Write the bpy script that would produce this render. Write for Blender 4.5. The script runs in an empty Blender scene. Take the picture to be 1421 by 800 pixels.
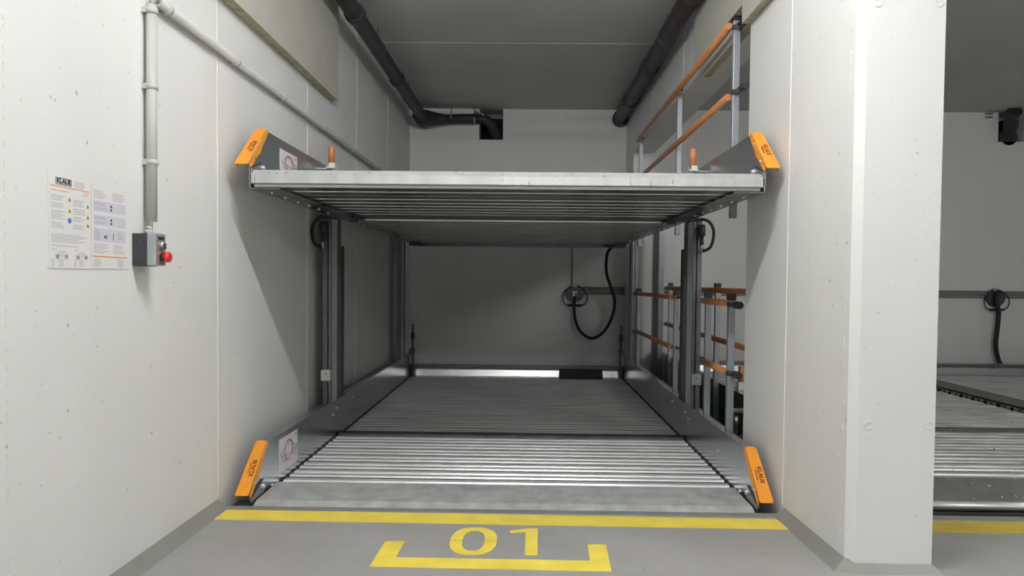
import bpy, bmesh, math, random
from mathutils import Vector, Matrix
random.seed(4)
COL = bpy.context.scene.collection
sc = bpy.context.scene
R = math.radians

# ------------------------------------------------------------------ materials
def mat(name, col, rough=.6, metal=0., noise=0., nscale=8., bump=0., bscale=60., spots=0., spotcol=(.25,.24,.22), streak=None, rvar=0., sstreak=None):
    m = bpy.data.materials.new(name); m.use_nodes = True
    nt = m.node_tree; b = nt.nodes['Principled BSDF']
    b.inputs['Roughness'].default_value = rough; b.inputs['Metallic'].default_value = metal
    L = nt.links.new; N = nt.nodes.new
    tc = N('ShaderNodeNewGeometry')
    def mapped(scale, s=(1,1,1)):
        v = N('ShaderNodeVectorMath'); v.operation = 'MULTIPLY'; v.inputs[1].default_value = s
        L(tc.outputs['Position'], v.inputs[0])
        n = N('ShaderNodeTexNoise'); n.inputs['Scale'].default_value = scale; n.inputs['Detail'].default_value = 4
        L(v.outputs[0], n.inputs['Vector']); return n
    c = N('ShaderNodeRGB'); c.outputs[0].default_value = (*col, 1); cur = c.outputs[0]
    if noise:
        n = mapped(nscale, streak or (1,1,1)); r = N('ShaderNodeMapRange')
        r.inputs['From Min'].default_value = .3; r.inputs['From Max'].default_value = .7
        r.inputs['To Min'].default_value = 1-noise; r.inputs['To Max'].default_value = 1+noise*.6
        L(n.outputs['Fac'], r.inputs['Value'])
        mx = N('ShaderNodeVectorMath'); mx.operation = 'SCALE'; L(cur, mx.inputs[0]); L(r.outputs[0], mx.inputs['Scale']); cur = mx.outputs[0]
    if spots:
        n = mapped(38, sstreak or (1,1,1)); n.inputs['Detail'].default_value = 2
        r = N('ShaderNodeMapRange'); r.inputs['From Min'].default_value = .80-spots; r.inputs['From Max'].default_value = .82-spots
        L(n.outputs['Fac'], r.inputs['Value'])
        mx = N('ShaderNodeMix'); mx.data_type = 'RGBA'; mx.inputs['B'].default_value = (*spotcol, 1)
        L(r.outputs[0], mx.inputs['Factor']); L(cur, mx.inputs['A']); cur = mx.outputs['Result']
    L(cur, b.inputs['Base Color'])
    if rvar:
        n = mapped(14, streak or (1,1,1)); r = N('ShaderNodeMapRange')
        r.inputs['From Min'].default_value = .3; r.inputs['From Max'].default_value = .7
        r.inputs['To Min'].default_value = max(.05, rough-rvar); r.inputs['To Max'].default_value = rough+rvar
        L(n.outputs['Fac'], r.inputs['Value']); L(r.outputs[0], b.inputs['Roughness'])
    if bump:
        n = mapped(bscale); bp = N('ShaderNodeBump'); bp.inputs['Strength'].default_value = bump; bp.inputs['Distance'].default_value = .004
        L(n.outputs['Fac'], bp.inputs['Height']); L(bp.outputs[0], b.inputs['Normal'])
    return m
WHITE = mat('painted_concrete', (.80,.80,.79), .55, 0, .035, 2.2, .25, 45, .068, (.50,.49,.47), streak=(1,1,.3))
SEAM  = mat('seam_ridge', (.85,.85,.84), .5)
CEIL  = mat('ceiling_concrete', (.60,.60,.585), .8, 0, .06, 1.5, .15, 30)
FLOOR = mat('floor_coating', (.35,.347,.335), .5, 0, .10, 1.8, .12, 70, .05, (.14,.13,.12), rvar=.06)
COVE  = mat('skirting_coating', (.27,.27,.255), .5, 0, .08, 6)
YEL   = mat('yellow_marking', (.93,.74,.11), .5, 0, .12, 7, .1, 60, .05, (.42,.30,.12))
YELD  = mat('yellow_marking_dusty', (.62,.47,.07), .55, 0, .14, 7, .1, 60)
STEEL = mat('galvanized_steel', (.40,.415,.43), .24, .88, .05, 4)
ZSHADE = mat('zinc_painted_shade', (.20,.212,.22), .3, .9, .1, 5, 0, 50, streak=(.3,1,1), rvar=.06)  # darker zinc: shade of undersides and groove faces put into the colour
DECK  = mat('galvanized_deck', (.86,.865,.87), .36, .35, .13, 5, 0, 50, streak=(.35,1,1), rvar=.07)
DECKD = mat('galvanized_deck_worn', (.62,.62,.605), .42, .35, .35, 7, 0, 50, .09, (.12,.11,.10), streak=(.4,2.2,1), rvar=.1)
PLATE = mat('zinc_plate', (.60,.625,.62), .5, .35, .22, 10, .15, 50, .10, (.70,.72,.72), rvar=.08)
PLATED= mat('dusty_zinc_plate', (.19,.19,.18), .6, .3, .25, 9, .1, 50, .10, (.62,.62,.60))
CROSS = mat('dark_cross_plate', (.20,.205,.205), .5, .6, .3, 9, 0, 50, .08, (.55,.55,.55), streak=(1,.6,1))
BAR   = mat('bright_zinc_bar', (.50,.51,.515), .42, .35, .14, 12, .1, 50, .13, (.30,.285,.27), streak=(1,1,.15), sstreak=(1,1,.3))
REARM = mat('polished_zinc_plate', (.78,.78,.78), .25, .9, .12, 9)
RZ = mat('rail_zinc', (.70,.72,.73), .35, .5)
POSTM = mat('post_steel', (.21,.22,.23), .35, .7, .12, 8)
RAILP = mat('rail_post_aluminium', (.36,.385,.41), .4, .4, .06, 10)
DARKST= mat('dark_steel', (.10,.105,.11), .45, .7)
ORANGE= mat('orange_enamel', (.90,.34,.028), .42, 0, .05, 12)
ORAIL = mat('orange_rail_plastic', (.58,.235,.09), .38, 0, .12, 9)
BLACK = mat('black_rubber', (.012,.012,.012), .55)
BLKPL = mat('black_plastic', (.03,.03,.032), .4)
PIPE  = mat('drain_pipe_plastic', (.040,.032,.034), .5, 0, .15, 6)
GREYP = mat('conduit_grey', (.52,.52,.50), .45)
CONDD = mat('conduit_dark_grey', (.30,.30,.29), .5)
WHITEP= mat('white_plastic', (.7,.7,.68), .4)
INSF  = mat('insulation_board_face', (.53,.53,.47), .8, 0, .05, 5, .3, 30)
INSE  = mat('insulation_board_edge', (.46,.44,.29), .95, 0, .3, 20, .6, 90)
RED   = mat('red_plastic', (.75,.04,.035), .3)
BOXG  = mat('box_charcoal', (.045,.048,.055), .5)
LIDG  = mat('box_lid_grey', (.38,.41,.43), .4)
PAPER = mat('notice_paper', (.80,.79,.78), .3)
STKR  = mat('sticker_white', (.75,.76,.76), .35)
INK   = mat('ink_black', (.02,.02,.03), .5)
INKG  = mat('ink_grey', (.40,.40,.42), .6)
INKL  = mat('ink_lilac', (.66,.65,.72), .5)
INKO  = mat('ink_orange', (.80,.30,.12), .5)
INKY  = mat('ink_yellow', (.60,.58,.10), .5)
INKB  = mat('ink_blue', (.06,.20,.55), .5)
INKR  = mat('ink_red', (.65,.10,.12), .5)
INKD  = mat('ink_dark_orange', (.22,.07,.01), .5)
BOLT  = mat('bolt_zinc', (.75,.76,.78), .25, .8)
PITM  = mat('pit_concrete', (.22,.22,.21), .8, 0, .2, 3)
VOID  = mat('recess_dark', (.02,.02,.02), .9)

# ------------------------------------------------------------------ mesh builder
class MB:
    def __init__(s): s.b = bmesh.new()
    def box(s, x0, y0, z0, x1, y1, z1, mi=0):
        v = [s.b.verts.new(p) for p in ((x0,y0,z0),(x1,y0,z0),(x1,y1,z0),(x0,y1,z0),(x0,y0,z1),(x1,y0,z1),(x1,y1,z1),(x0,y1,z1))]
        for q in ((0,3,2,1),(4,5,6,7),(0,1,5,4),(1,2,6,5),(2,3,7,6),(3,0,4,7)):
            f = s.b.faces.new([v[i] for i in q]); f.material_index = mi
        return s
    def prism(s, poly, axis, a, b, mi=0):
        """poly: list of 2-D points in the plane normal to axis ('x': (y,z), 'y': (x,z), 'z': (x,y)), swept a..b"""
        def P(p, t): return {'x': (t,p[0],p[1]), 'y': (p[0],t,p[1]), 'z': (p[0],p[1],t)}[axis]
        A = [s.b.verts.new(P(p,a)) for p in poly]; B = [s.b.verts.new(P(p,b)) for p in poly]
        n = len(poly)
        for i in range(n):
            f = s.b.faces.new((A[i],A[(i+1)%n],B[(i+1)%n],B[i])); f.material_index = mi
        for f in (s.b.faces.new(A), s.b.faces.new(B[::-1])): f.material_index = mi
        return s
    def tube(s, pts, r, n=12, caps=True, mi=0):
        pts = [Vector(p) for p in pts]; rings = []
        up = None
        for i, p in enumerate(pts):
            if i == 0: d = pts[1]-p
            elif i == len(pts)-1: d = p-pts[i-1]
            else: d = (pts[i+1]-p).normalized()+(p-pts[i-1]).normalized()
            d.normalize()
            if up is None:
                up = Vector((0,0,1)) if abs(d.z) < .9 else Vector((0,1,0))
            a = d.cross(up).normalized(); u = a.cross(d).normalized(); up = u
            rr = r[i] if isinstance(r, (list,tuple)) else r
            rings.append([s.b.verts.new(p+(a*math.cos(2*math.pi*k/n)+u*math.sin(2*math.pi*k/n))*rr) for k in range(n)])
        for i in range(len(rings)-1):
            for k in range(n):
                f = s.b.faces.new((rings[i][k],rings[i][(k+1)%n],rings[i+1][(k+1)%n],rings[i+1][k])); f.smooth = True; f.material_index = mi
        if caps:
            for f in (s.b.faces.new(rings[0][::-1]), s.b.faces.new(rings[-1])): f.material_index = mi
        return s
    def build(s, name, m, parent=None, bevel=0., **props):
        bmesh.ops.recalc_face_normals(s.b, faces=s.b.faces)
        me = bpy.data.meshes.new(name); s.b.to_mesh(me); s.b.free()
        for mm in (m if isinstance(m, (list,tuple)) else [m]): me.materials.append(mm)
        o = bpy.data.objects.new(name, me); COL.objects.link(o)
        if parent: o.parent = parent; o.matrix_parent_inverse = pinv(parent)
        if bevel:
            b = o.modifiers.new('bevel','BEVEL'); b.width = bevel; b.segments = 2; b.limit_method = 'ANGLE'
        for k, v in props.items(): o[k] = v
        return o
def pinv(parent):      # parts sit in world coordinates; only the root Empty carries a location
    return Matrix.Translation(-Vector(parent.location)) if parent.parent is None else Matrix.Identity(4)
def thing(name, label, cat, loc, group=None):
    o = bpy.data.objects.new(name, None); COL.objects.link(o); o.location = loc; o.empty_display_size = .1
    tag(o, label, cat, group); return o
def tag(o, label, cat, group=None):
    o['label'] = label; o['category'] = cat
    if group: o['group'] = group
    return o
def struct(mb, name, m, **k):
    o = mb.build(name, m, **k); o['kind'] = 'structure'; return o
def smooth_path(pts, n=8):
    pts = [Vector(p) for p in pts]; out = []
    P = [pts[0]*2-pts[1]]+pts+[pts[-1]*2-pts[-2]]
    for i in range(1, len(P)-2):
        for k in range(n):
            t = k/n; a,b,c,d = P[i-1],P[i],P[i+1],P[i+2]
            out.append(.5*((2*b)+(-a+c)*t+(2*a-5*b+4*c-d)*t*t+(-a+3*b-3*c+d)*t**3))
    out.append(pts[-1]); return out
def text_mesh(txt, size, mtx, m, name, parent, bold=0., thick=.0006, xs=1.):
    cu = bpy.data.curves.new(name, 'FONT'); cu.body = txt; cu.size = size; cu.align_x = 'CENTER'; cu.align_y = 'CENTER'
    cu.offset = bold; cu.extrude = thick; cu.resolution_u = 3
    t = bpy.data.objects.new('tmp', cu); COL.objects.link(t)
    dg = bpy.context.evaluated_depsgraph_get(); me = bpy.data.meshes.new_from_object(t.evaluated_get(dg))
    bpy.data.objects.remove(t); bpy.data.curves.remove(cu)
    me.transform(Matrix.Diagonal((xs,1,1,1))); me.transform(mtx); me.materials.clear(); me.materials.append(m); me.name = name
    o = bpy.data.objects.new(name, me); COL.objects.link(o)
    if parent: o.parent = parent; o.matrix_parent_inverse = pinv(parent)
    return o
def basis(o, xd, yd):
    xd = Vector(xd).normalized(); yd = Vector(yd).normalized(); zd = xd.cross(yd)
    M = Matrix.Identity(4)
    for i in range(3): M[i][0] = xd[i]; M[i][1] = yd[i]; M[i][2] = zd[i]; M[i][3] = o[i]
    return M

# ------------------------------------------------------------------ room
XL, XR, YB, ZC, FE = -1.531, 1.29, 9.30, 3.39, 3.53
# floor slab of the aisle (ends at the pit edge)
struct(MB().box(-5,-4.5,-.30,7.3,FE,0), 'floor', FLOOR)
struct(MB().box(-1.85,FE,-2.05,7.3,YB,-1.95), 'floor_pit', PITM)
struct(MB().box(-5,-4.5,ZC,7.3,YB+.3,ZC+.2).box(XL,6.737,ZC-.003,XR,6.741,ZC), 'ceiling', CEIL)
# left wall with the raised formwork seams
w = MB().box(XL-.3,1.6,-2,XL,YB,ZC)
w.box(XL-.3,1.6,-.3,XL,1.62,ZC)
for y in (3.508, 4.948, 6.382, 7.803): w.box(XL,y-.0025,.05,XL+.003,y+.0025,ZC)
for k in range(60):
    z = .1+k*.055+random.uniform(-.02,.02); w.box(XL,2.068,z,XL+.002,2.074,z+random.uniform(.008,.04))
struct(w, 'wall_left', WHITE)
# back wall with two pipe recesses
w = MB()
def backwall(w, x0, x1, holes):
    x = x0
    for hx0, hx1, hz in holes:
        w.box(x,YB,-2,hx0,YB+.25,ZC); w.box(hx0,YB,-2,hx1,YB+.25,hz); x = hx1
    w.box(x,YB,-2,x1,YB+.25,ZC)
H = [(-.627,-.318,2.994),(6.08,6.41,3.016)]
backwall(w, -1.85, 7.3, H)
struct(w, 'wall_back', WHITE)
w = MB()
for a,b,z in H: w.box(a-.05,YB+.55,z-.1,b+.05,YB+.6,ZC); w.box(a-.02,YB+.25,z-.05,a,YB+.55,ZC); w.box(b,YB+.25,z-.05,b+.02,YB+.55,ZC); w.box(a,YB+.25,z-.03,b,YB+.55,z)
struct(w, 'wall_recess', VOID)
# right wall: pier at the front, header over the opening, pier at the back
w = MB()
w.prism([(XR,4.18),(XR,3.52),(1.303,2.868),(1.335,2.84),(1.64,2.84),(1.64,3.50),(1.50,3.50),(1.50,4.18)], 'z', -2, ZC)

w.box(XR-.003,3.523,.05,XR,3.530,ZC)

for z in (.2,.75,1.02,1.5,2.3): w.tube([(XR-.001,3.53,z),(XR-.004,3.53,z)], .012, 12)
for k in range(60):
    z = .1+k*.055+random.uniform(-.02,.02); w.box(1.300,2.905,z,1.3035,2.910,z+random.uniform(.006,.03))
struct(w, 'wall_right', WHITE)
w = MB().box(XR,4.18,2.72,1.54,YB,ZC)
for y in (5.95,7.4): w.box(XR-.003,y,2.72,XR,y+.005,ZC)
struct(w, 'wall_right_header', WHITE)
struct(MB().box(XR,8.66,-2,1.54,YB,2.72), 'wall_right_rear', WHITE)
# shallow round formwork marks on the pier's front
w = MB()
for x,z in ((1.375,.59),(1.615,.59),(1.375,2.26),(1.612,2.26)):
    n=20; ring=[]
    for k in range(n):
        a=2*math.pi*k/n; ring.append(Vector((x+.015*math.cos(a),2.8393,z+.015*math.sin(a))))
    w.tube(ring+[ring[0]], .0022, 6, caps=False)
struct(w, 'trim_3', WHITE)
# aisle shell behind and beside the camera
struct(MB().box(-5,-4.7,0,7.3,-4.5,ZC), 'wall_aisle', WHITE)
struct(MB().box(-5.2,-4.5,0,-5,2.6,ZC), 'wall_aisle_left', WHITE)
struct(MB().box(-5.2,2.6,0,XL-.3,2.8,ZC), 'wall_front_left', WHITE)
struct(MB().box(7.3,-4.5,-2,7.5,YB,ZC), 'wall_far_right', WHITE)
struct(MB().box(-1.85,FE-.02,-2,7.3,FE-.001,-.30), 'wall_pit', PITM)
# sloping coated skirtings
struct(MB().prism([(XL,0),(XL+.06,0),(XL,.045)], 'y', 1.62, FE-.03), 'baseboard_left', COVE)
b = MB()
V = [b.b.verts.new(p) for p in ((XR-.055,3.50,0),(XR+.002,3.50,0),(XR+.002,3.50,.045),(1.247,2.83,0),(1.306,2.866,0),(1.306,2.866,.045),
     (1.332,2.80,0),(1.337,2.838,0),(1.337,2.838,.03),(1.672,2.80,0),(1.641,2.838,0),(1.641,2.838,.03))]
for q in ((0,1,2),(0,3,5,2),(3,6,8,5),(6,9,11,8),(9,10,11),(0,3,4,1),(3,6,7,4),(6,9,10,7)): b.b.faces.new([V[i] for i in q])
struct(b, 'baseboard_right', COVE)
# steel angle along the pit edge
struct(MB().box(XL+.03,FE-.05,-.06,XR-.02,FE,.004).box(1.64,FE-.05,-.06,7.3,FE,.004), 'trim_1', mat('edge_angle',(.36,.365,.36),.5,.4,.1,8))

# ------------------------------------------------------------------ floor markings
def flat(pts, z=.002):
    m = MB(); m.prism(pts, 'z', .0002, z); return m
tag(flat([(-1.492,3.332),(1.245,3.305),(1.235,3.448),(-1.475,3.476)]).build('marking_line', YEL), 'yellow painted line across the bay floor along the pit edge', 'floor marking')
tag(flat([(1.69,3.295),(7.2,3.235),(7.2,3.40),(1.69,3.462)]).build('marking_line', YELD), 'yellow painted line right of the white pier in the neighbouring bay', 'floor marking')
tag(flat([(-.615,2.805),(.352,2.790),(.362,3.080),(.282,3.078),(.276,2.897),(-.528,2.903),(-.520,3.088),(-.606,3.078)]).build('marking_bracket', YEL), 'yellow painted open bracket on the floor around the bay number', 'floor marking')
num = thing('bay_number', 'yellow stencilled number 01 painted on the floor inside the bracket', 'floor marking', (-.1,3.1,0))
def arc_half(cx, cy, rx, ry, t, a0, a1, n=26):
    o = []; i = []
    for k in range(n+1):
        a = a0+(a1-a0)*k/n
        e = .82
        c, s_ = math.cos(a), math.sin(a)
        cc = math.copysign(abs(c)**e, c); ss = math.copysign(abs(s_)**e, s_)
        o.append((cx+rx*cc, cy+ry*ss)); i.append((cx+(rx-t)*cc, cy+(ry-t*.85)*ss))
    m = MB(); 
    for k in range(n): m.prism([o[k],o[k+1],i[k+1],i[k]], 'z', .0002, .002)
    return m
arc_half(-.2195,3.110,.103,.163,.054,0,math.pi).build('digit_half', YEL, num)
arc_half(-.2195,3.103,.103,.163,.054,math.pi,2*math.pi).build('digit_half', YEL, num)
flat([(.008,2.944),(.060,2.944),(.068,3.270),(.024,3.270),(-.062,3.235),(-.060,3.208),(.010,3.218)]).build('digit', YEL, num)

# ------------------------------------------------------------------ parking platforms
PER = .185
def deck_mesh(x0, x1, y0, n):
    """ribbed deck planks with a top and a bottom skin, joined by narrow grooves"""
    tp = [(.0,-.036),(.040,-.036),(.040,-.012),(.026,-.0115),(.0255,-.009),(.033,.0),(.076,0),(.086,-.003),(.088,-.026),(.118,-.026),(.118,-.012),(.106,-.0115),(.1055,-.009),(.113,0),(.160,0),(.170,-.004),(.172,-.036),(.185,-.036)]
    bp = [(.0,-.040),(.046,-.040),(.049,-.0525),(.053,-.054),(.182,-.054),(.185,-.052),(.185,-.040)]
    m = MB(); b = m.b; ends = []
    for prof in (tp, bp):
        L = []
        for k in range(n):
            for j,(dy,z) in enumerate(prof):
                if k and j == 0: continue
                L.append((y0+k*PER+dy, z))
        A = [b.verts.new((x0,y,z)) for y,z in L]; B = [b.verts.new((x1,y,z)) for y,z in L]
        for i in range(len(L)-1): b.faces.new((A[i],B[i],B[i+1],A[i+1])).material_index = (1 if i % 6 != 1 else 0) if prof is bp else (1 if min(L[i][1],L[i+1][1]) < -.0113 else 0)  # grooves and bottom skin take the painted shade, front lips stay bright
        ends.append((A,B))
    for q in (0,1):
        b.faces.new(ends[0][q]+ends[1][q][::-1])
    for i in (0,-1): b.faces.new((ends[0][0][i],ends[0][1][i],ends[1][1][i],ends[1][0][i]))
    return m
def shift(mb, dz): bmesh.ops.translate(mb.b, vec=(0,0,dz), verts=mb.b.verts); return mb
def boltpos(mb, p, r=.011, h=.010, ax='x', s=1):
    p = Vector(p); d = Vector((s,0,0)) if ax=='x' else Vector((0,0,s))
    mb.tube([p, p+d*h*.35], r*1.35, 10); mb.tube([p+d*h*.3, p+d*h], r, 6); return mb
def car_pictogram(name, parent, P, sx, sz, k=1.):
    """P(u,v) -> point; outline of a car with two wheels and a red prohibition ring"""
    m = MB()
    body = [(-.42,-.05),(-.44,.10),(-.30,.16),(-.20,.34),(.12,.36),(.26,.14),(.44,.06),(.46,-.10)]
    m.tube([P(u,v) for u,v in body+[body[0]]], .0026*k, 5)
    for cx in (-.26,.30):
        r = [P(cx+.09*math.cos(a*.5236),-.12+.13*math.sin(a*.5236)) for a in range(13)]; m.tube(r, .0032*k, 5)
    m.build(name, INKG, parent)
    m = MB(); m.tube([P(-.02+.2*math.cos(a*.2618),.06+.36*math.sin(a*.2618)) for a in range(25)], .0026*k, 6)
    m.build('prohibition_ring', INKR, parent)

def make_platform(tname, label, cat, xl, xr, dz, y_end, worn=False, upper=False, details=True, beams=True, group=None):
    T = thing(tname, label, cat, ((xl+xr)/2, 3.55, dz), group)
    dk = DECKD if worn else DECK
    xs0, xs1 = xl+.014, xr-.014
    # corrugated deck: front run, rear run
    shift(deck_mesh(xs0, xs1, 3.905, 7), dz).build('front_deck_sheet', [dk, ZSHADE], T)
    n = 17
    shift(deck_mesh(xs0, xs1, 5.42, n), dz-.012).build('rear_deck_sheet', [dk, ZSHADE], T)
    if upper: shift(deck_mesh(xs0, xs1, 3.532, 2), dz-.004).build('nose_deck_sheet', [dk, ZSHADE], T)
    # flat cross plates at the kink
    c = MB().prism([(5.205,.010),(5.31,.010),(5.314,-.006),(5.412,-.010),(5.414,-.054),(5.212,-.054),(5.205,-.045)], 'x', xs0, xs1)
    shift(c, dz).build('cross_plate', CROSS, T, label='dark flat cross plate between the two deck runs')
    # front nose plate
    x0, x1 = (xl+.018, xr-.018)
    if upper:
        c = MB().prism([(3.535,-.045),(3.527,-.042),(3.527,-.002),(3.558,.026),(3.90,.026),(3.905,-.02),(3.899,-.02),(3.895,.020),(3.560,.020),(3.535,-.004)], 'x', x0, x1)
        shift(c, dz).build('front_bar', BAR, T, label='bright zinc front edge bar')
    elif not worn:
        c = MB().prism([(3.535,-.10),(3.535,-.006),(3.60,.014),(3.905,.020),(3.908,-.03),(3.902,-.03),(3.899,.012),(3.602,.006),(3.543,-.012),(3.543,-.10)], 'x', x0, x1)
        shift(c, dz).build('front_plate', PLATE, T, label='mottled grey zinc ramp plate at the front edge')
    else:
        c = MB().prism([(3.66,-.10),(3.66,-.075),(3.90,.012),(3.905,-.05),(3.898,-.05),(3.895,.004),(3.67,-.082),(3.67,-.10)], 'x', x0, x1)
        shift(c, dz).build('front_plate', PLATED, T, label='dusty grey ramp plate with pale stains')
        MB().tube([(x0,3.615,dz-.055),(x1,3.615,dz-.055)], .026, 16).build('front_tube', BOLT, T, label='polished round tube along the front edge')
        MB().box(x0,3.56,dz-.13,x1,3.585,dz-.08).build('front_sill', DARKST, T)
    # rear plate standing up at the end of the deck
    ye = 5.42+n*PER
    shift(MB().prism([(ye,-.05),(ye+.003,.0),(ye+.018,.072),(ye+.06,.078),(ye+.06,-.06),(ye+.052,-.06),(ye+.052,.068),(ye+.036,.064),(ye+.012,-.05)], 'x', xs0, xs1), dz).build('rear_plate', REARM if not worn else STEEL, T, label='upturned rear plate')
    shift(MB().box(xs0-.008,ye+.12,-.10,xs1+.008,ye+.20,.105).box(xs0-.008,ye+.20,.09,xs1+.008,ye+.28,.105), dz).build('rear_crossbeam', POSTM, T)
    if beams:
        for s, xw in ((-1,xl),(1,xr)):
            X = lambda d: xw + s*d            # d > 0 is outwards
            yA, yN0, yN1, yZ = 3.60, 5.02, 5.46, ye+.16
            b = MB()
            # web with raked front end, lower at the end of the front run
            zt = .262
            web = [(yA-.03,-.064),(yA-.045,.035),(yA+.195,zt),(yZ,zt),(yZ,-.064)]
            b.prism(web, 'x', X(0), X(.006))
            # outward top flange, cut away at the post
            for a,c_ in ((yA+.195,yN0),(yN1,yZ)):
                w_ = .052
                b.box(min(X(0),X(w_)),a,zt,max(X(0),X(w_)),c_,zt+.005)
                b.box(min(X(w_),X(w_-.004)),a,zt-.025,max(X(w_),X(w_-.004)),c_,zt)
            # inward bottom flange
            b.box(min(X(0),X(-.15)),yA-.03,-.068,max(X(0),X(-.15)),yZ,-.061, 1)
            bm = shift(b, dz).build('side_beam', [STEEL, ZSHADE], T)
            # bolts: inside of the web and under the flange
            for (y,z) in ((4.30,.13),(5.10,.17),(5.22,.20),(5.55,.17),(5.68,.20),(6.6,.12),(8.2,.2)):
                boltpos(MB(), (X(0),y,dz+z), .008, .010, 'x', -s).build('bolt', BOLT, bm)
            if not worn:
                for k in range(22):
                    boltpos(MB(), (X(-.06),3.70+k*.21,dz-.068), .007, .011, 'z', -1).build('bolt', BOLT, bm)
            # corner gusset at the nose
            g = MB().prism([(3.56,.0),(3.56,.035),(3.72,.09),(3.76,.06),(3.70,.0)], 'x', X(-.002), X(-.010))
            gs = shift(g, dz).build('corner_gusset', STEEL, T)
            boltpos(MB(), (X(-.010),3.70,dz+.058), .013, .014, 'x', -s).build('bolt', BOLT, gs)
            # orange end cap: raked face outwards, narrow lip inwards
            e0 = Vector((0,3.545,.043)); e1 = Vector((0,3.792,.270)); d = (e1-e0); L_ = d.length; d.normalize(); nrm = Vector((0,-d.z,d.y))
            m = MB(); bb = m.b
            def cp(u, h, dx): p = e0+d*(u*L_)+nrm*h; return (X(dx), p.y, p.z+dz)
            # face plate, flared a little outwards at the foot
            outer = [cp(0,.012,.066), cp(.03,.014,.070), cp(.95,.012,.056), cp(1,.010,.050)]
            inner = [cp(0,.012,.004), cp(.03,.014,.000), cp(.95,.012,-.002), cp(1,.010,.004)]
            vs = [bb.verts.new(p) for p in outer]; vi = [bb.verts.new(p) for p in inner]
            for i in range(3): bb.faces.new((vs[i],vs[i+1],vi[i+1],vi[i]))
            # wavy inner lip
            lip = []
            for k in range(9):
                u = k/8; h = -.012-.006*math.sin(u*math.pi*5) - (.012 if .15<u<.85 else 0)
                lip.append(bb.verts.new(cp(u, h, -.003)))
            top = [bb.verts.new(cp(k/8, .0115, -.003)) for k in range(9)]
            for k in range(8): bb.faces.new((top[k],top[k+1],lip[k+1],lip[k]))
            outlip = [bb.verts.new(cp(u, h, x)) for u,h,x in ((0,.012,.066),(1,.010,.050),(1,-.012,.050),(0,-.012,.066))]
            bb.faces.new(outlip)
            cap = m.build('end_cap', ORANGE, T, label='orange enamelled end cap')
            so = cap.modifiers.new('solid','SOLIDIFY'); so.thickness = .002
            for (u,) in ((.25,),(.72,)):
                boltpos(MB(), cp(u,-.002,-.004), .006, .007, 'x', -s).build('bolt', BOLT, cap)
            # lettering along the cap's face
            up = Vector((0,d.y,d.z)); nn = Vector((0,nrm.y,nrm.z))
            cx = (X(.030)); mid = e0+d*(L_*.48)+nrm*.0155
            xd = -up if s > 0 else up
            # reading direction: down the cap
            yd = nn.cross(xd)
            o1 = Vector((X(.030)+ .010, mid.y, mid.z+dz)); o2 = Vector((X(.030)-.010, mid.y, mid.z+dz))
            text_mesh('KLAUS', .030, basis(o1, xd, yd), INKD, 'lettering', cap, bold=.0012, xs=1.1)
            text_mesh('Multiparking', .014, basis(o2, xd, yd), INKD, 'lettering', cap, xs=.9)
            if s < 0 and details:
                # pictogram sticker on the inside of the left beam
                xx = X(-.0015)
                y0,y1,z0,z1 = 3.99,4.29,.075,.215
                if not upper: z0,z1,y0,y1 = .04,.235,3.98,4.30
                st = MB().prism([(y0,z0+dz),(y1,z0+dz),(y1,z1+dz),(y0,z1+dz)], 'x', X(0), xx).build('warning_sticker', STKR, T, label='white sticker with a crossed-out car pictogram')
                yc, zc = (y0+y1)/2, (z0+z1)/2
                car_pictogram('car_outline', st, lambda u,v: (X(-.0035), yc+u*(y1-y0)*.98, dz+zc+v*(z1-z0)*.85), 1, 1)
                MB().box(min(xx,X(-.003)), y1-.06, dz+z1-.025, max(xx,X(-.003)), y1-.02, dz+z1-.015).build('caption', INKG, st)
            # marker peg on the beam
            if details:
                px = X(-.075)
                pg = MB().tube([(px,4.78,dz+.262),(px,4.78,dz+.370),(px,4.78,dz+.377)], [.022,.022,.016], 16).build('marker_peg', ORAIL, T, label='orange cylindrical peg')
                MB().box(px-.030,4.745,dz+.225,px+.030,4.815,dz+.236).box(px-.012,4.755,dz+.234,px+.026,4.80,dz+.262).build('peg_bracket', WHITEP, pg)
                MB().prism([(4.80,.235),(4.95,.235),(4.82,.262)], 'x', px-.04, px-.03).build('peg_gusset', STEEL, pg) if False else None
                MB().box(min(X(0),px),4.77,dz+.222,max(X(0),px),4.80,dz+.229).build('peg_arm', STEEL, pg)
                # locking bracket and chain at the rear corner
                rc = MB().box(min(X(-.02),X(-.06)),ye-.05,dz-.02,max(X(-.02),X(-.06)),ye+.08,dz+.10).box(min(X(0),X(-.045)),ye-.12,dz+.262,max(X(0),X(-.045)),ye+.05,dz+.33)
                rc.box(min(X(-.02),X(-.045)),ye-.05,dz+.08,max(X(-.02),X(-.045)),ye+.0,dz+.33)
                rc.tube([(X(-.03),ye-.03,dz+.33),(X(-.03),ye-.03,dz+.62)], .010, 8)
                rc.tube([(X(-.03),ye-.03,dz+.44),(X(-.03),ye-.03,dz+.52)], .022, 8)
                if not upper: rc.build('lift_chain_bracket', DARKST, T, label='dark bracket with upright rod at the rear corner')
    return T, ye

DZ = 1.67
lowT, YE = make_platform('parking_platform', 'lower car platform level with the floor, galvanized ribbed deck', 'parking platform', -1.389, 1.182, 0., 8.56)
upT, _ = make_platform('parking_platform', 'raised upper car platform seen from below, bright front bar', 'parking platform', -1.389, 1.182, DZ, 8.56, upper=True)
# trim the pegs of the lower platform: they stay out of sight there
for o in list(lowT.children):
    if o.name.startswith('marker_peg'):
        for c in list(o.children): bpy.data.objects.remove(c)
        bpy.data.objects.remove(o)
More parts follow.
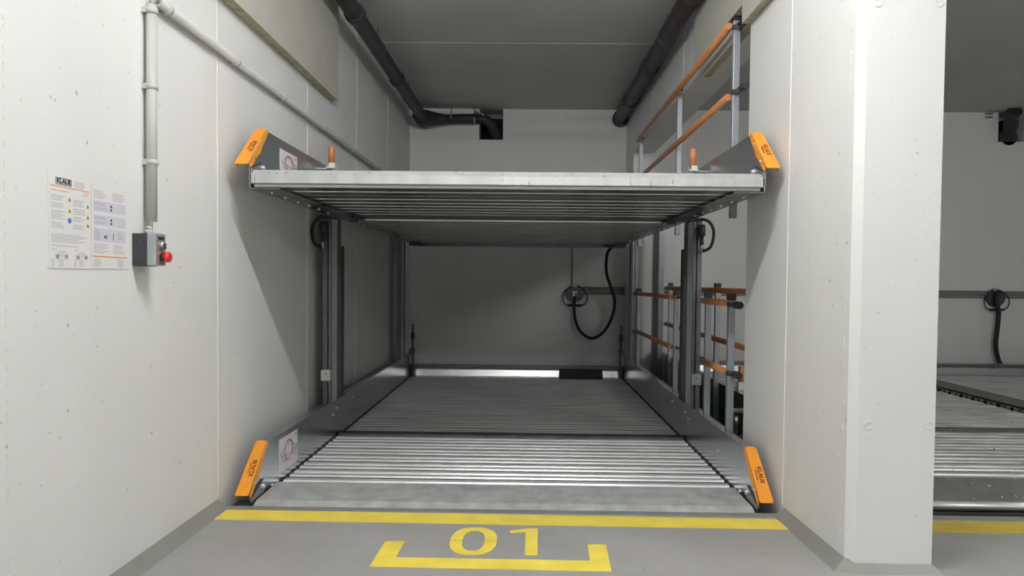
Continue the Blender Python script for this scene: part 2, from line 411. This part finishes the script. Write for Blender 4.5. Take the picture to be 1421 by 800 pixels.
# thin sagging pipe under the rear of the upper deck
MB().tube(smooth_path([(-1.25,8.62,DZ-.075),(-1.1,8.64,DZ-.050),(-.5,8.65,DZ-.050),(.3,8.65,DZ-.055),(.8,8.65,DZ-.055),(1.02,8.62,DZ-.085)]), .008, 8).build('crossing_hose', DARKST, upT, label='thin dark hose crossing under the rear edge')
# bracket clutter on the underside next to the posts
for s,xw in ((-1,-1.389),(1,1.182)):
    m = MB().box(min(xw-s*.01,xw-s*.17),4.90,DZ-.085,max(xw-s*.01,xw-s*.17),5.00,DZ-.066)
    m.box(min(xw-s*.13,xw-s*.18),5.02,DZ-.105,max(xw-s*.13,xw-s*.18),5.10,DZ-.062)
    m.tube([(xw-s*.02,5.0,DZ-.08),(xw-s*.20,5.2,DZ-.07)], .009, 8)
    m.build('slide_bracket', DARKST, upT, label='dark bracket under the side beam')
    MB().box(min(xw-s*.02,xw-s*.14),8.30,DZ-.11,max(xw-s*.02,xw-s*.14),8.55,DZ-.062).build('slide_bracket', DARKST, upT)

# neighbouring platforms seen past the pier and through the opening
adjT, YEA = make_platform('parking_platform', 'neighbouring worn car platform at floor level beyond the pier', 'parking platform', 1.60, 4.243, .085, 8.9, worn=True, details=False, beams=False)
# its left side beam
b = MB().prism([(3.57,-.06),(3.56,.035),(3.80,.262),(YEA+.1,.262),(YEA+.1,-.06)], 'x', 1.594, 1.60).box(1.563,3.80,.262,1.60,YEA+.1,.267).box(1.60,3.57,-.062,1.72,YEA+.1,-.054)
shift(b,.085).build('side_beam', STEEL, adjT)
pg = MB().tube([(1.63,5.35,.41),(1.63,5.35,.525),(1.63,5.35,.532)], [.024,.024,.017], 16).build('marker_peg', ORAIL, adjT, label='orange cylindrical peg')
MB().box(1.60,5.31,.352,1.66,5.40,.362).box(1.605,5.33,.36,1.655,5.38,.41).build('peg_bracket', WHITEP, pg)
far, _ = make_platform('parking_platform', 'farthest platform at the right edge, beyond the dark diagonal gap', 'parking platform', 4.33, 7.25, .085, 8.9, worn=True, details=False, beams=False)
MB().box(4.345,3.9,.0865,4.62,YEA,.094).build('edge_plate', PLATED, far, label='smooth grey strip along the gap')
# hydraulic cylinder below the neighbour's corner
hc = thing('hydraulic_cylinder', 'dark hydraulic cylinder standing in the pit beside the wall end', 'hydraulic cylinder', (1.42,4.75,-1.95))
MB().tube([(1.42,4.75,-1.95),(1.42,4.75,.10)], .055, 20).build('barrel', DARKST, hc)
MB().tube([(1.42,4.75,.10),(1.42,4.75,.13)], .06, 20).build('gland', BLKPL, hc)
MB().tube([(1.42,4.75,.13),(1.42,4.75,.30)], .016, 12).build('rod', STEEL, hc)
MB().box(1.38,4.70,.29,1.60,4.80,.305).build('mount', STEEL, hc)

# wheel chock
m = MB().prism([(8.44,0),(8.50,.112),(8.535,.112),(8.555,0)], 'x', .412, .93)
shift(m,-.012)
tag(m.build('wheel_chock', BLACK, bevel=.004), 'black rubber block lying at the rear edge of the lower deck', 'wheel chock')

# ------------------------------------------------------------------ lift posts
def post(label, s, xi, y0, y1, front):
    """xi = inner face; s outward sign; C-profile with ribs towards the deck"""
    T = thing('lift_post', label, 'lift post', (xi+s*.03, (y0+y1)/2, -1.95), 'posts carrying the upper platform')
    X = lambda d: xi+s*d
    def bx(m, d0, ya, za, d1, yb, zb): return m.box(min(X(d0),X(d1)),ya,za,max(X(d0),X(d1)),yb,zb)
    top = DZ-.065
    m = MB(); bx(m,.022,y0,-1.95,.030,y1,top); bx(m,0,y0,-1.95,.062,y0+.012,top); bx(m,0,y1-.012,-1.95,.062,y1,top)
    bx(m,.030,y0+.01,-1.95,.062,y0+.02,top)
    m.build('channel', POSTM, T)
    m = MB(); 
    w = y1-y0
    for f in ((.30,.36),(.52,.60)): bx(m,.002,y0+w*f[0],-1.95,.022,y0+w*f[1],top-.01)
    m.build('guide_rail', RZ, T, label='bright guide rail in the channel')
    if front:
        bx(MB(),.000,y1+.02,-1.95,.010,y1+.10,top-.20).build('cover_strip', DARKST, T, label='dark cover strip behind the channel')
        b = bx(MB(), -.002,y0-.05,.425,.062,y0-.004,.505).build('switch_box', WHITEP if s<0 else LIDG, T, label='small pale box low on the post', bevel=.003)
        bx(MB(), .02,y0-.054,.470,.028,y0-.05,.478).build('screw', INK, b)
        c = MB().tube([(X(.045),y0-.06,1.48),(X(.045),y0-.06,1.56)], .024, 12)
        c.tube([(X(.045),y0-.06,1.42),(X(.045),y0-.06,1.48)], .014, 12); bx(c,.02,y0-.05,1.49,.06,y0,1.54)
        c.build('hose_fitting', BLKPL, T)
        MB().tube([(X(.045),y0-.06,1.37),(X(.045),y0-.06,1.44)], .012, 10).build('fitting_nipple', STEEL, T)
        if s<0: p = [(X(-.06),y0-.02,1.585),(X(.02),y0-.05,1.595),(X(.08),y0-.06,1.585),(X(.112),y0-.07,1.53),(X(.118),y0-.07,1.46),(X(.10),y0-.07,1.40),(X(.05),y0-.06,1.372)]
        else: p = [(X(-.06),y0-.02,1.585),(X(.03),y0-.05,1.60),(X(.09),y0-.06,1.585),(X(.122),y0-.07,1.53),(X(.122),y0-.07,1.46),(X(.10),y0-.07,1.40),(X(.05),y0-.06,1.372)]
        MB().tube(smooth_path(p), .011, 10).build('hydraulic_hose', BLACK, T, label='black hose looping from the post head')
    return T
post('front left lift post by the white wall with a pale box low down', -1, -1.395, 5.08, 5.34, True)
post('front right lift post with a hose loop beside the railings', 1, 1.190, 5.08, 5.38, True)
post('rear left lift post in the far left corner', -1, -1.395, 7.95, 8.20, False)
post('rear right lift post in front of the far pier', 1, 1.190, 7.95, 8.20, False)
T = thing('lift_post', 'tall dark post of the neighbouring bay behind the railing', 'lift post', (1.52,8.2,-1.95))
MB().box(1.492,8.0,-1.95,1.50,8.42,1.9).box(1.50,8.0,-1.95,1.55,8.012,1.9).build('channel', POSTM, T)
MB().box(1.486,8.33,-1.95,1.492,8.40,1.9).build('guide_rail', STEEL, T)

# ------------------------------------------------------------------ guard rails
def railing(label, x, posts, z0, ztop, zmid, runs, greys, caps, group=None, ends=()):
    T = thing('guard_rail', label, 'guard rail', (x, posts[0], z0))
    for y in posts:
        p = MB().box(x-.020,y-.020,z0,x+.020,y+.020,ztop+.012).build('rail_post', RAILP, T, bevel=.003)
        MB().box(x-.024,y-.024,ztop+.012,x+.024,y+.024,ztop+.052).build('post_cap', BLKPL, p, bevel=.003, label='black plastic cap')
    xr_ = x-.036
    for (ya,yb) in runs:
        for z in (ztop-.005, zmid):
            MB().tube([(xr_,ya,z),(xr_,yb,z)], .0215, 14).build('rail_pipe', ORAIL, T, label='orange plastic-sleeved rail')
    for (ya,yb) in greys:
        for z in (ztop-.005, zmid):
            MB().tube([(x+.006,ya+.02,z),(x+.006,yb-.02,z)], .0125, 12).build('rail_tube', POSTM, T, label='bare grey tube section')
    for (y,z,l) in caps:
        c = MB().tube([(x-.02,y,z),(x+.0,y-.03,z),(x+.008,y-.10-l,z)], .017, 12).build('rail_stub', POSTM, T)
        MB().tube([(x+.008,y-.10-l,z),(x+.012,y-.17-l,z)], .023, 12).build('stub_cap', BLKPL, c)
    return T
railing('orange and grey guard rail standing on the upper platform', 1.262, [4.37,5.96,7.93], DZ-.12, DZ+1.06, DZ+.622, [(4.40,7.93)], [], [(4.36,DZ+.64,.0),(4.36,DZ+1.03,-.04)])
railing('orange and grey guard rail standing on the lower platform', 1.262, [4.37,4.92,5.96,7.93], -.2, 1.035, .612, [(4.40,4.90),(5.98,7.93)], [(4.92,5.98)], [(4.36,1.02,-.04),(4.36,.60,-.04)])
railing('orange guard rail of the neighbouring platform beyond the opening', 1.54, [5.72,7.57], .0, 1.10, .71, [(4.20,7.62)], [], [])
# bare tubes on the wall just behind the near rail tops
# ------------------------------------------------------------------ overhead drain pipes
def pipe_run(name, label, pts, r, sockets, clamps, extra=None):
    T = thing(name, label, 'drain pipe', pts[0])
    m = MB().tube(pts, r, 20)
    m.build('pipe', PIPE, T)
    A, B = Vector(pts[0]), Vector(pts[1]); d = (B-A).normalized()
    for y in sockets:
        t = (y-A.y)/d.y; c = A+d*t
        MB().tube([c-d*.10, c-d*.095, c+d*.0], [r*1.12,r*1.2,r*1.2], 20).build('socket', PIPE, T)
    for y in clamps:
        t = (y-A.y)/d.y; c = A+d*t
        k = MB().tube([c-d*.012, c+d*.012], r*1.06, 20).build('pipe_clamp', DARKST, T)
        MB().tube([c+Vector((0,0,r)), Vector((c.x,c.y,ZC))], .005, 8).build('hanger_rod', STEEL, k)
    return T
P1 = pipe_run('drain_pipe', 'dark drain pipe under the ceiling along the left wall, turning at the back', [(-1.335,2.0,3.175),(-1.335,8.85,3.215)], .066, [3.2,5.55,7.35], [4.2,6.35,8.0])
c1 = MB().tube(smooth_path([(-1.335,8.80,3.215),(-1.325,8.98,3.215),(-1.24,9.12,3.22),(-1.05,9.18,3.225)],6), [.068,.070,.072,.075,.080,.085,.09,.095,.098,.100,.100,.098,.095,.090,.084,.078,.072,.068,.066], 18)
c1.build('pipe_elbow', PIPE, P1)
c1 = MB().tube([(-1.36,8.86,3.20),(-1.34,9.10,3.21),(-1.34,9.20,3.21)], [.07,.098,.098], 18); c1.build('branch_fitting', PIPE, P1)
c1 = MB().tube([(-1.12,9.18,3.225),(-.80,9.18,3.235),(-.62,9.18,3.235)], .062, 18); c1.build('pipe', PIPE, P1)
c1 = MB().tube(smooth_path([(-.66,9.18,3.235),(-.55,9.19,3.23),(-.48,9.22,3.18),(-.44,9.26,3.10),(-.40,9.34,3.04),(-.38,9.50,3.02)],5), .060, 18); c1.build('pipe_elbow', PIPE, P1)
for x in (-.98,-.68):
    k = MB().tube([(x-.012,9.18,3.232),(x+.012,9.18,3.232)], .062, 18).build('pipe_clamp', RAILP, P1)
    MB().tube([(x,9.18,3.29),(x,9.18,ZC)], .006, 8).build('hanger_rod', STEEL, k)
MB().tube([(-.68,9.18,3.33),(-.55,9.14,3.27)], .012, 8).build('strap', RAILP, P1)
P2 = pipe_run('drain_pipe', 'dark drain pipe under the ceiling along the right wall, ending at the back wall', [(1.118,2.0,3.135),(1.190,9.29,3.262)], .076, [3.3,5.05,6.95,8.3], [6.0,7.9])
MB().tube([(1.195,9.14,3.263),(1.195,9.30,3.265)], .100, 24).build('socket', PIPE, P2)
P3 = thing('drain_pipe', 'dark pipe end and fitting in the recess high on the far right wall', 'drain pipe', (6.1,9.2,3.2))
MB().tube(smooth_path([(6.12,9.05,3.36),(6.14,9.15,3.30),(6.20,9.25,3.20),(6.22,9.38,3.10)],5), .085, 18).build('pipe_elbow', PIPE, P3)
MB().tube([(6.22,9.3,3.08),(6.22,9.5,3.08)], .11, 18).build('socket', PIPE, P3)
MB().box(5.90,9.27,3.365,5.99,9.30,3.375).box(5.90,9.27,3.32,5.99,9.30,3.33).build('clip', DARKST, P3)

# ------------------------------------------------------------------ insulation boards
def board(label, boxes, edge_axis_low=True):
    T = MB()
    for (x0,y0,z0,x1,y1,z1) in boxes: T.box(x0,y0,z0,x1,y1,z1)
    o = T.build('insulation_board', [INSF, INSE])
    for p in o.data.polygons:
        if abs(p.normal.z) > .5 or abs(p.normal.y) > .5: p.material_index = 1
    return tag(o, label, 'insulation board')
board('grey insulation board with olive edge high on the left wall', [(XL+.003,2.0,2.535,XL+.065,5.52,ZC)])
for k in range(12):
    pass
board('insulation board on the right header, far of the notch for the rail post', [(1.236,4.175,2.768,XR-.0035,5.35,ZC)])
board('insulation board over the right pier, near side of the notch', [(1.236,2.9,2.655,XR-.0035,4.17,ZC)])
board('olive insulation strip under the header soffit by the rail post', [(XR+.002,4.19,2.672,1.345,5.30,2.719)])

# ------------------------------------------------------------------ left wall conduit, control box, notices
ct = thing('cable_conduit', 'pale grey conduit running down the left wall and back along it', 'conduit', (XL+.03,2.84,1.36))
MB().tube([(XL+.030,2.832,1.375),(XL+.030,2.838,2.235)], .0205, 16).build('conduit_pipe', GREYP, ct)
MB().tube([(XL+.030,2.885,2.268),(XL+.030,9.28,2.262)], .0205, 16).build('conduit_pipe', GREYP, ct)
MB().tube(smooth_path([(XL+.030,2.838,2.20),(XL+.030,2.845,2.25),(XL+.032,2.87,2.272),(XL+.030,2.90,2.268)],5), .012, 12).build('conduit_bend', CONDD, ct)
for z in (1.60,1.90,2.20):
    MB().tube([(XL+.030,2.837,z),(XL+.030,2.837,z+.022)], .0245, 16).box(XL,2.815,z,XL+.03,2.845,z+.022).build('conduit_clip', GREYP, ct)
for y in (2.95,3.65,4.35,5.2,6.1,7.0,8.0):
    MB().tube([(XL+.030,y,2.267),(XL+.030,y+.022,2.267)], .0245, 16).box(XL,y,2.25,XL+.03,y+.022,2.28).build('conduit_clip', GREYP, ct)
MB().tube([(XL+.034,2.815,1.33),(XL+.032,2.822,1.40)], .008, 10).build('cable', CONDD, ct)
cb = thing('control_box', 'charcoal and grey lift control box with red stop button on the left wall', 'control box', (XL,2.78,1.20))
MB().box(XL,2.742,1.195,XL+.058,2.825,1.323).build('housing', BOXG, cb, bevel=.003)
MB().box(XL+.058,2.742,1.197,XL+.090,2.825,1.325).build('lid', LIDG, cb, bevel=.003)
fp = MB().box(XL+.090,2.752,1.204,XL+.0915,2.818,1.318).build('face_plate', mat('face_plate_grey',(.30,.31,.29),.4,.4), cb)
MB().box(XL+.0915,2.765,1.300,XL+.0922,2.805,1.310).build('name_strip', INK, fp)
MB().tube([(XL+.090,2.785,1.280),(XL+.104,2.785,1.280)], .0125, 20).build('key_switch', BOLT, cb)
MB().box(XL+.104,2.783,1.262,XL+.112,2.787,1.285).build('key_slot', BLKPL, cb)
MB().tube([(XL+.091,2.785,1.232),(XL+.094,2.785,1.232)], .022, 22).build('stop_ring', INKR, cb)
MB().tube([(XL+.094,2.785,1.232),(XL+.112,2.785,1.232)], .0165, 20).build('stop_collar', BLKPL, cb)
MB().tube([(XL+.112,2.785,1.232),(XL+.115,2.785,1.232),(XL+.124,2.785,1.232),(XL+.128,2.785,1.232)], [.019,.021,.021,.017], 24).build('stop_button', RED, cb, label='red mushroom button')
MB().tube([(XL+.034,2.80,1.323),(XL+.034,2.80,1.340)], .016, 6).tube([(XL+.034,2.80,1.340),(XL+.034,2.805,1.352)], [.013,.009], 12).build('cable_gland', GREYP, cb)
boltpos(MB(), (XL+.03,2.742,1.29), .002, .002, 'x', 1).build('screw', BOLT, cb)

def strip_block(m, y0, y1, z0, z1, rows, x, ragged=.35):
    h = (z1-z0)/rows
    for r in range(rows):
        ye_ = y1-random.random()*ragged*(y1-y0)
        zz = z1-h*(r+.5); m.box(x,y0,zz-h*.16,x+.0003,ye_,zz+h*.16)
PX = XL+.003
n1 = thing('notice_board', 'left operating notice with boxed black heading and warning triangles', 'notice', (XL,2.37,1.33))
sh = MB().box(XL,2.256,1.178,PX,2.478,1.483).build('sheet', PAPER, n1)
x = PX
# heading frame and logo
fr = MB()
for a in ((2.292,1.452,2.374,1.454),(2.292,1.473,2.374,1.475),(2.292,1.452,2.294,1.475),(2.372,1.452,2.374,1.475)): fr.box(x,a[0],a[1],x+.0004,a[2],a[3])
fr.build('logo_frame', INK, n1)
text_mesh('KLAUS', .0215, basis(Vector((x+.0004,2.333,1.4635)), (0,1,0), (0,0,1)), INK, 'lettering', n1, bold=.0009, thick=.0003, xs=1.12)
MB().box(x,2.265,1.444,x+.0004,2.470,1.4475).build('rule', INKO, n1)
m = MB(); strip_block(m, 2.27, 2.36, 1.428,1.436, 1, x, .1); strip_block(m, 2.43,2.468,1.428,1.440,2,x,.1); m.build('subheading', INKO, n1)
m = MB(); strip_block(m, 2.388,2.448,1.450,1.474,5,x,.2)
for (a,b,r) in ((1.418,1.398,3),(1.393,1.375,3),(1.368,1.338,5),(1.328,1.308,4)): strip_block(m, 2.270,2.348,b,a,r,x)
for (a,b,r) in ((1.412,1.388,4),(1.382,1.360,3),(1.355,1.336,3),(1.328,1.310,3)): strip_block(m, 2.380,2.448,b,a,r,x)
strip_block(m, 2.270,2.46,1.262,1.292,6,x,.3); strip_block(m, 2.270,2.42,1.248,1.256,2,x,.3)
for (a,b) in ((2.270,2.300),(2.385,2.405)): strip_block(m, a,b,1.236,1.242,1,x,0)
for (a,b) in ((2.270,2.285),(2.305,2.335),(2.385,2.398),(2.412,2.436)): strip_block(m, a,b,1.184,1.210,7,x,.2)
m.build('printed_text', INKG, n1)
m = MB()
for (yy,zz) in ((2.362,1.408),(2.362,1.370),(2.460,1.394),(2.460,1.357),(2.460,1.328)):
    t = m.prism([(yy-.010,zz-.007),(yy+.010,zz-.007),(yy,zz+.009)], 'x', x, x+.0004)
m.build('warning_triangles', INKY, n1)
m = MB()
for (yy,zz) in ((2.362,1.408),(2.362,1.370),(2.460,1.394),(2.460,1.357),(2.460,1.328)):
    m.box(x,yy-.002,zz-.005,x+.0007,yy+.003,zz+.003)
m.build('triangle_symbols', INK, n1)
MB().tube([(x,2.362,1.338),(x+.0004,2.362,1.338)], .0095, 20).build('mandatory_disc', INKB, n1)
for yc in (2.320,2.425):
    m = MB().prism([(yc-.034,1.216),(yc-.034,1.224),(yc-.022,1.227),(yc-.012,1.236),(yc+.018,1.236),(yc+.034,1.224),(yc+.034,1.216)], 'x', x, x+.0003)
    cb_ = m.build('car_drawing', INKL, n1)
    m = MB()
    for q in (-.021,.023): m.tube([(x+.0006,yc+q+.0055*math.cos(a*.6283),1.216+.0055*math.sin(a*.6283)) for a in range(11)], .0011, 5)
    m.build('wheels', INK, cb_)
n2 = thing('notice_board', 'right operating notice with orange rule near its foot', 'notice', (XL,2.59,1.33))
MB().box(XL,2.482,1.181,PX,2.708,1.474).build('sheet', PAPER, n2)
m = MB(); m.box(x,2.494,1.385,x+.0003,2.694,1.424); m.box(x,2.494,1.335,x+.0003,2.694,1.374); m.box(x,2.494,1.278,x+.0003,2.694,1.326)
m.build('tinted_panels', INKL, n2)
MB().box(x,2.488,1.222,x+.0004,2.702,1.2265).build('rule', INKO, n2)
m = MB()
strip_block(m,2.494,2.58,1.430,1.462,5,x,.4); strip_block(m,2.61,2.69,1.430,1.462,5,x,.4)
for a,b in ((1.405,1.418),(1.390,1.401),(1.355,1.368),(1.340,1.351)): strip_block(m,2.498,2.575,a,b,2,x+.0003,.2)
strip_block(m,2.498,2.535,1.283,1.322,7,x+.0003,.2); strip_block(m,2.64,2.688,1.290,1.318,3,x+.0003,.4)
strip_block(m,2.494,2.588,1.234,1.272,6,x,.4); strip_block(m,2.612,2.694,1.236,1.270,6,x,.4)
strip_block(m,2.494,2.540,1.188,1.216,7,x,.2); strip_block(m,2.64,2.684,1.186,1.216,8,x,.2)
m.build('printed_text', INKG, n2)
m = MB()
for zz in (1.409,1.396,1.359,1.346): m.tube([(x+.0003,2.600,zz),(x+.0008,2.600,zz)], .005, 10)
m.tube([(x+.0003,2.562,1.296),(x+.0008,2.562,1.296)], .006, 10); m.box(x+.0003,2.572,1.288,x+.0008,2.574,1.308); m.box(x+.0003,2.612,1.286,x+.0008,2.615,1.312)
m.build('symbols', INK, n2)

# ------------------------------------------------------------------ back wall conduits and junction
T = thing('wall_conduit', 'three slim grey conduits along the back wall', 'conduit', (.63,YB-.03,1.04))
for z in (1.075,1.04,1.005): MB().tube([(.70,YB-.022,z),(7.2,YB-.022,z)], .013, 10).build('conduit_pipe', CONDD, T)
for x_ in (.78,1.25,2.2,3.2,4.2,5.2,6.0,6.9): MB().box(x_,YB-.045,.985,x_+.03,YB,1.095).build('conduit_clip', CONDD, T)
tag(MB().tube([(.600,YB-.014,1.12),(.600,YB-.014,2.0)], .010, 8).build('vertical_conduit', CONDD), 'slim vertical conduit on the back wall above the round junction', 'conduit')
def reel(label, cx, white):
    T = thing('cable_reel', label, 'cable junction', (cx,YB-.05,1.0))
    MB().tube([(cx,YB-.001,.998),(cx,YB-.05,.998)], .115, 32).build('disc', DARKST, T)
    if white:
        b_ = MB().box(cx-.035,YB-.085,.965,cx+.030,YB-.05,1.035).build('socket_box', WHITEP, T, bevel=.003)
        MB().tube([(cx+.01,YB-.085,.985),(cx+.01,YB-.092,.985)], .014, 14).build('socket_hole', INK, b_)
    MB().box(cx-.04,YB-.06,1.085,cx+.03,YB-.01,1.12).build('bracket', RAILP, T)
    for s in (-1,1):
        MB().tube(smooth_path([(cx+s*.03,YB-.05,1.10),(cx+s*.13,YB-.055,1.03),(cx+s*.16,YB-.06,.94),(cx+s*.12,YB-.06,.86),(cx+s*.0,YB-.06,.845)]), .0075, 8).build('cable_loop', BLACK, T)
    MB().tube([(cx-.09,YB-.065,.845),(cx+.09,YB-.065,.845)], .014, 8).build('cable_sleeve', BLACK, T)
    return T
reel('round cable junction with white socket on the back wall under the platform', .642, True)
reel('dark round cable junction on the far right back wall', 6.085, False)
tag(MB().tube(smooth_path([(1.06,8.70,1.60),(1.00,8.78,1.50),(1.0,8.85,1.28),(1.06,8.9,1.10),(1.12,8.95,.92),(1.10,9.0,.72),(1.00,9.05,.52),(.86,9.1,.43),(.72,9.15,.50),(.645,9.18,.66),(.63,9.22,.86),(.64,9.24,.97)]), .019, 12).build('power_cable', BLACK), 'thick black cable hanging in a loop before the back wall', 'cable')
tag(MB().tube(smooth_path([(6.10,9.22,1.09),(6.06,9.21,.98),(6.085,9.2,.80),(6.07,9.2,.55),(6.06,9.2,.38),(6.10,9.2,.20),(6.14,9.15,.05),(6.14,9.15,-.3)]), .028, 12).build('power_cable', BLACK), 'thick black cable hanging straight down at the far right', 'cable')
# dark grit and bracket in the gap at the left front corner
m = MB().box(-1.50,3.56,-.12,-1.40,3.70,-.02)
tag(m.build('pit_bracket', DARKST), 'small dark bracket in the gap at the left front corner', 'bracket')

# ------------------------------------------------------------------ lights (ceiling tubes over the aisle, the rear ones added as fill)
def area(x, y, z, sx, sy, e, col=(1,.995,.98), rot=(0,0,0)):
    l = bpy.data.lights.new('luminaire_light','AREA'); l.shape = 'RECTANGLE'; l.size = sx; l.size_y = sy; l.energy = e; l.color = col
    o = bpy.data.objects.new('luminaire_light', l); COL.objects.link(o); o.location = (x,y,z); o.rotation_euler = rot; return o
def tube_lamp(x, y, z, L_, watts):
    m = bpy.data.materials.new('lamp_glow'); m.use_nodes = True
    b_ = m.node_tree.nodes['Principled BSDF']; r = .03
    b_.inputs['Emission Color'].default_value = (1,.995,.98,1); b_.inputs['Emission Strength'].default_value = watts/(2*math.pi*r*L_*math.pi)
    T = thing('tube_lamp', 'unseen fluorescent tube lamp hung under the ceiling at %.1f metres' % y, 'lamp', (x,y,z), 'tube lamps over the aisle')
    T['label'] = 'unseen fluorescent tube lamp hung under the ceiling of the aisle'
    MB().tube([(x-L_/2,y,z),(x+L_/2,y,z)], r, 10).build('tube', m, T)
    MB().box(x-L_/2-.03,y-.03,z+.06,x+L_/2+.03,y+.03,z+.10).box(x-L_/2-.03,y-.02,z-.03,x-L_/2-.005,y+.02,z+.08).box(x+L_/2+.005,y-.02,z-.03,x+L_/2+.03,y+.02,z+.08).build('housing', WHITEP, T)
    for q in (-.5,.5): MB().tube([(x+q,y,z+.09),(x+q,y,ZC)], .006, 6).build('hanger', STEEL, T)
tube_lamp(.05, 2.05, 3.05, 1.5, 150)
tube_lamp(3.9, 2.0, 3.05, 1.5, 125)
tube_lamp(.1, -2.2, 3.05, 1.5, 95)  # from here on: unseen lamps added behind the camera to brighten the deep bay
tube_lamp(3.9,-2.2, 3.05, 1.5, 70)
tube_lamp(-3.4,-2.2, 3.05, 1.5, 40)
wd = bpy.data.worlds.new('world'); sc.world = wd; wd.use_nodes = True
wd.node_tree.nodes['Background'].inputs[0].default_value = (.8,.82,.85,1); wd.node_tree.nodes['Background'].inputs[1].default_value = .05

# ------------------------------------------------------------------ camera
f, yaw, pitch, roll = 984.91, R(.6965), R(-1.6185), R(.5694)
F = Vector((-math.sin(yaw)*math.cos(pitch), math.cos(yaw)*math.cos(pitch), math.sin(pitch)))
R0 = Vector((math.cos(yaw), math.sin(yaw), 0)); U0 = R0.cross(F)
RR = R0*math.cos(roll)+U0*math.sin(roll); UU = U0*math.cos(roll)-R0*math.sin(roll)
cam = bpy.data.cameras.new('camera'); co = bpy.data.objects.new('camera', cam); COL.objects.link(co)
M = Matrix.Identity(4)
for i in range(3): M[i][0] = RR[i]; M[i][1] = UU[i]; M[i][2] = -F[i]; M[i][3] = (0,0,1.15)[i]
co.matrix_world = M
cam.sensor_width = 36; cam.lens = f/1421*36; cam.shift_x = -6.997/1421; cam.shift_y = 18.593/1421; cam.clip_start = .05; cam.clip_end = 60
sc.camera = co
vs = sc.view_settings; vs.view_transform = 'Standard'; vs.look = 'None'; vs.gamma = 1; vs.exposure = -.12; vs.use_curve_mapping = False
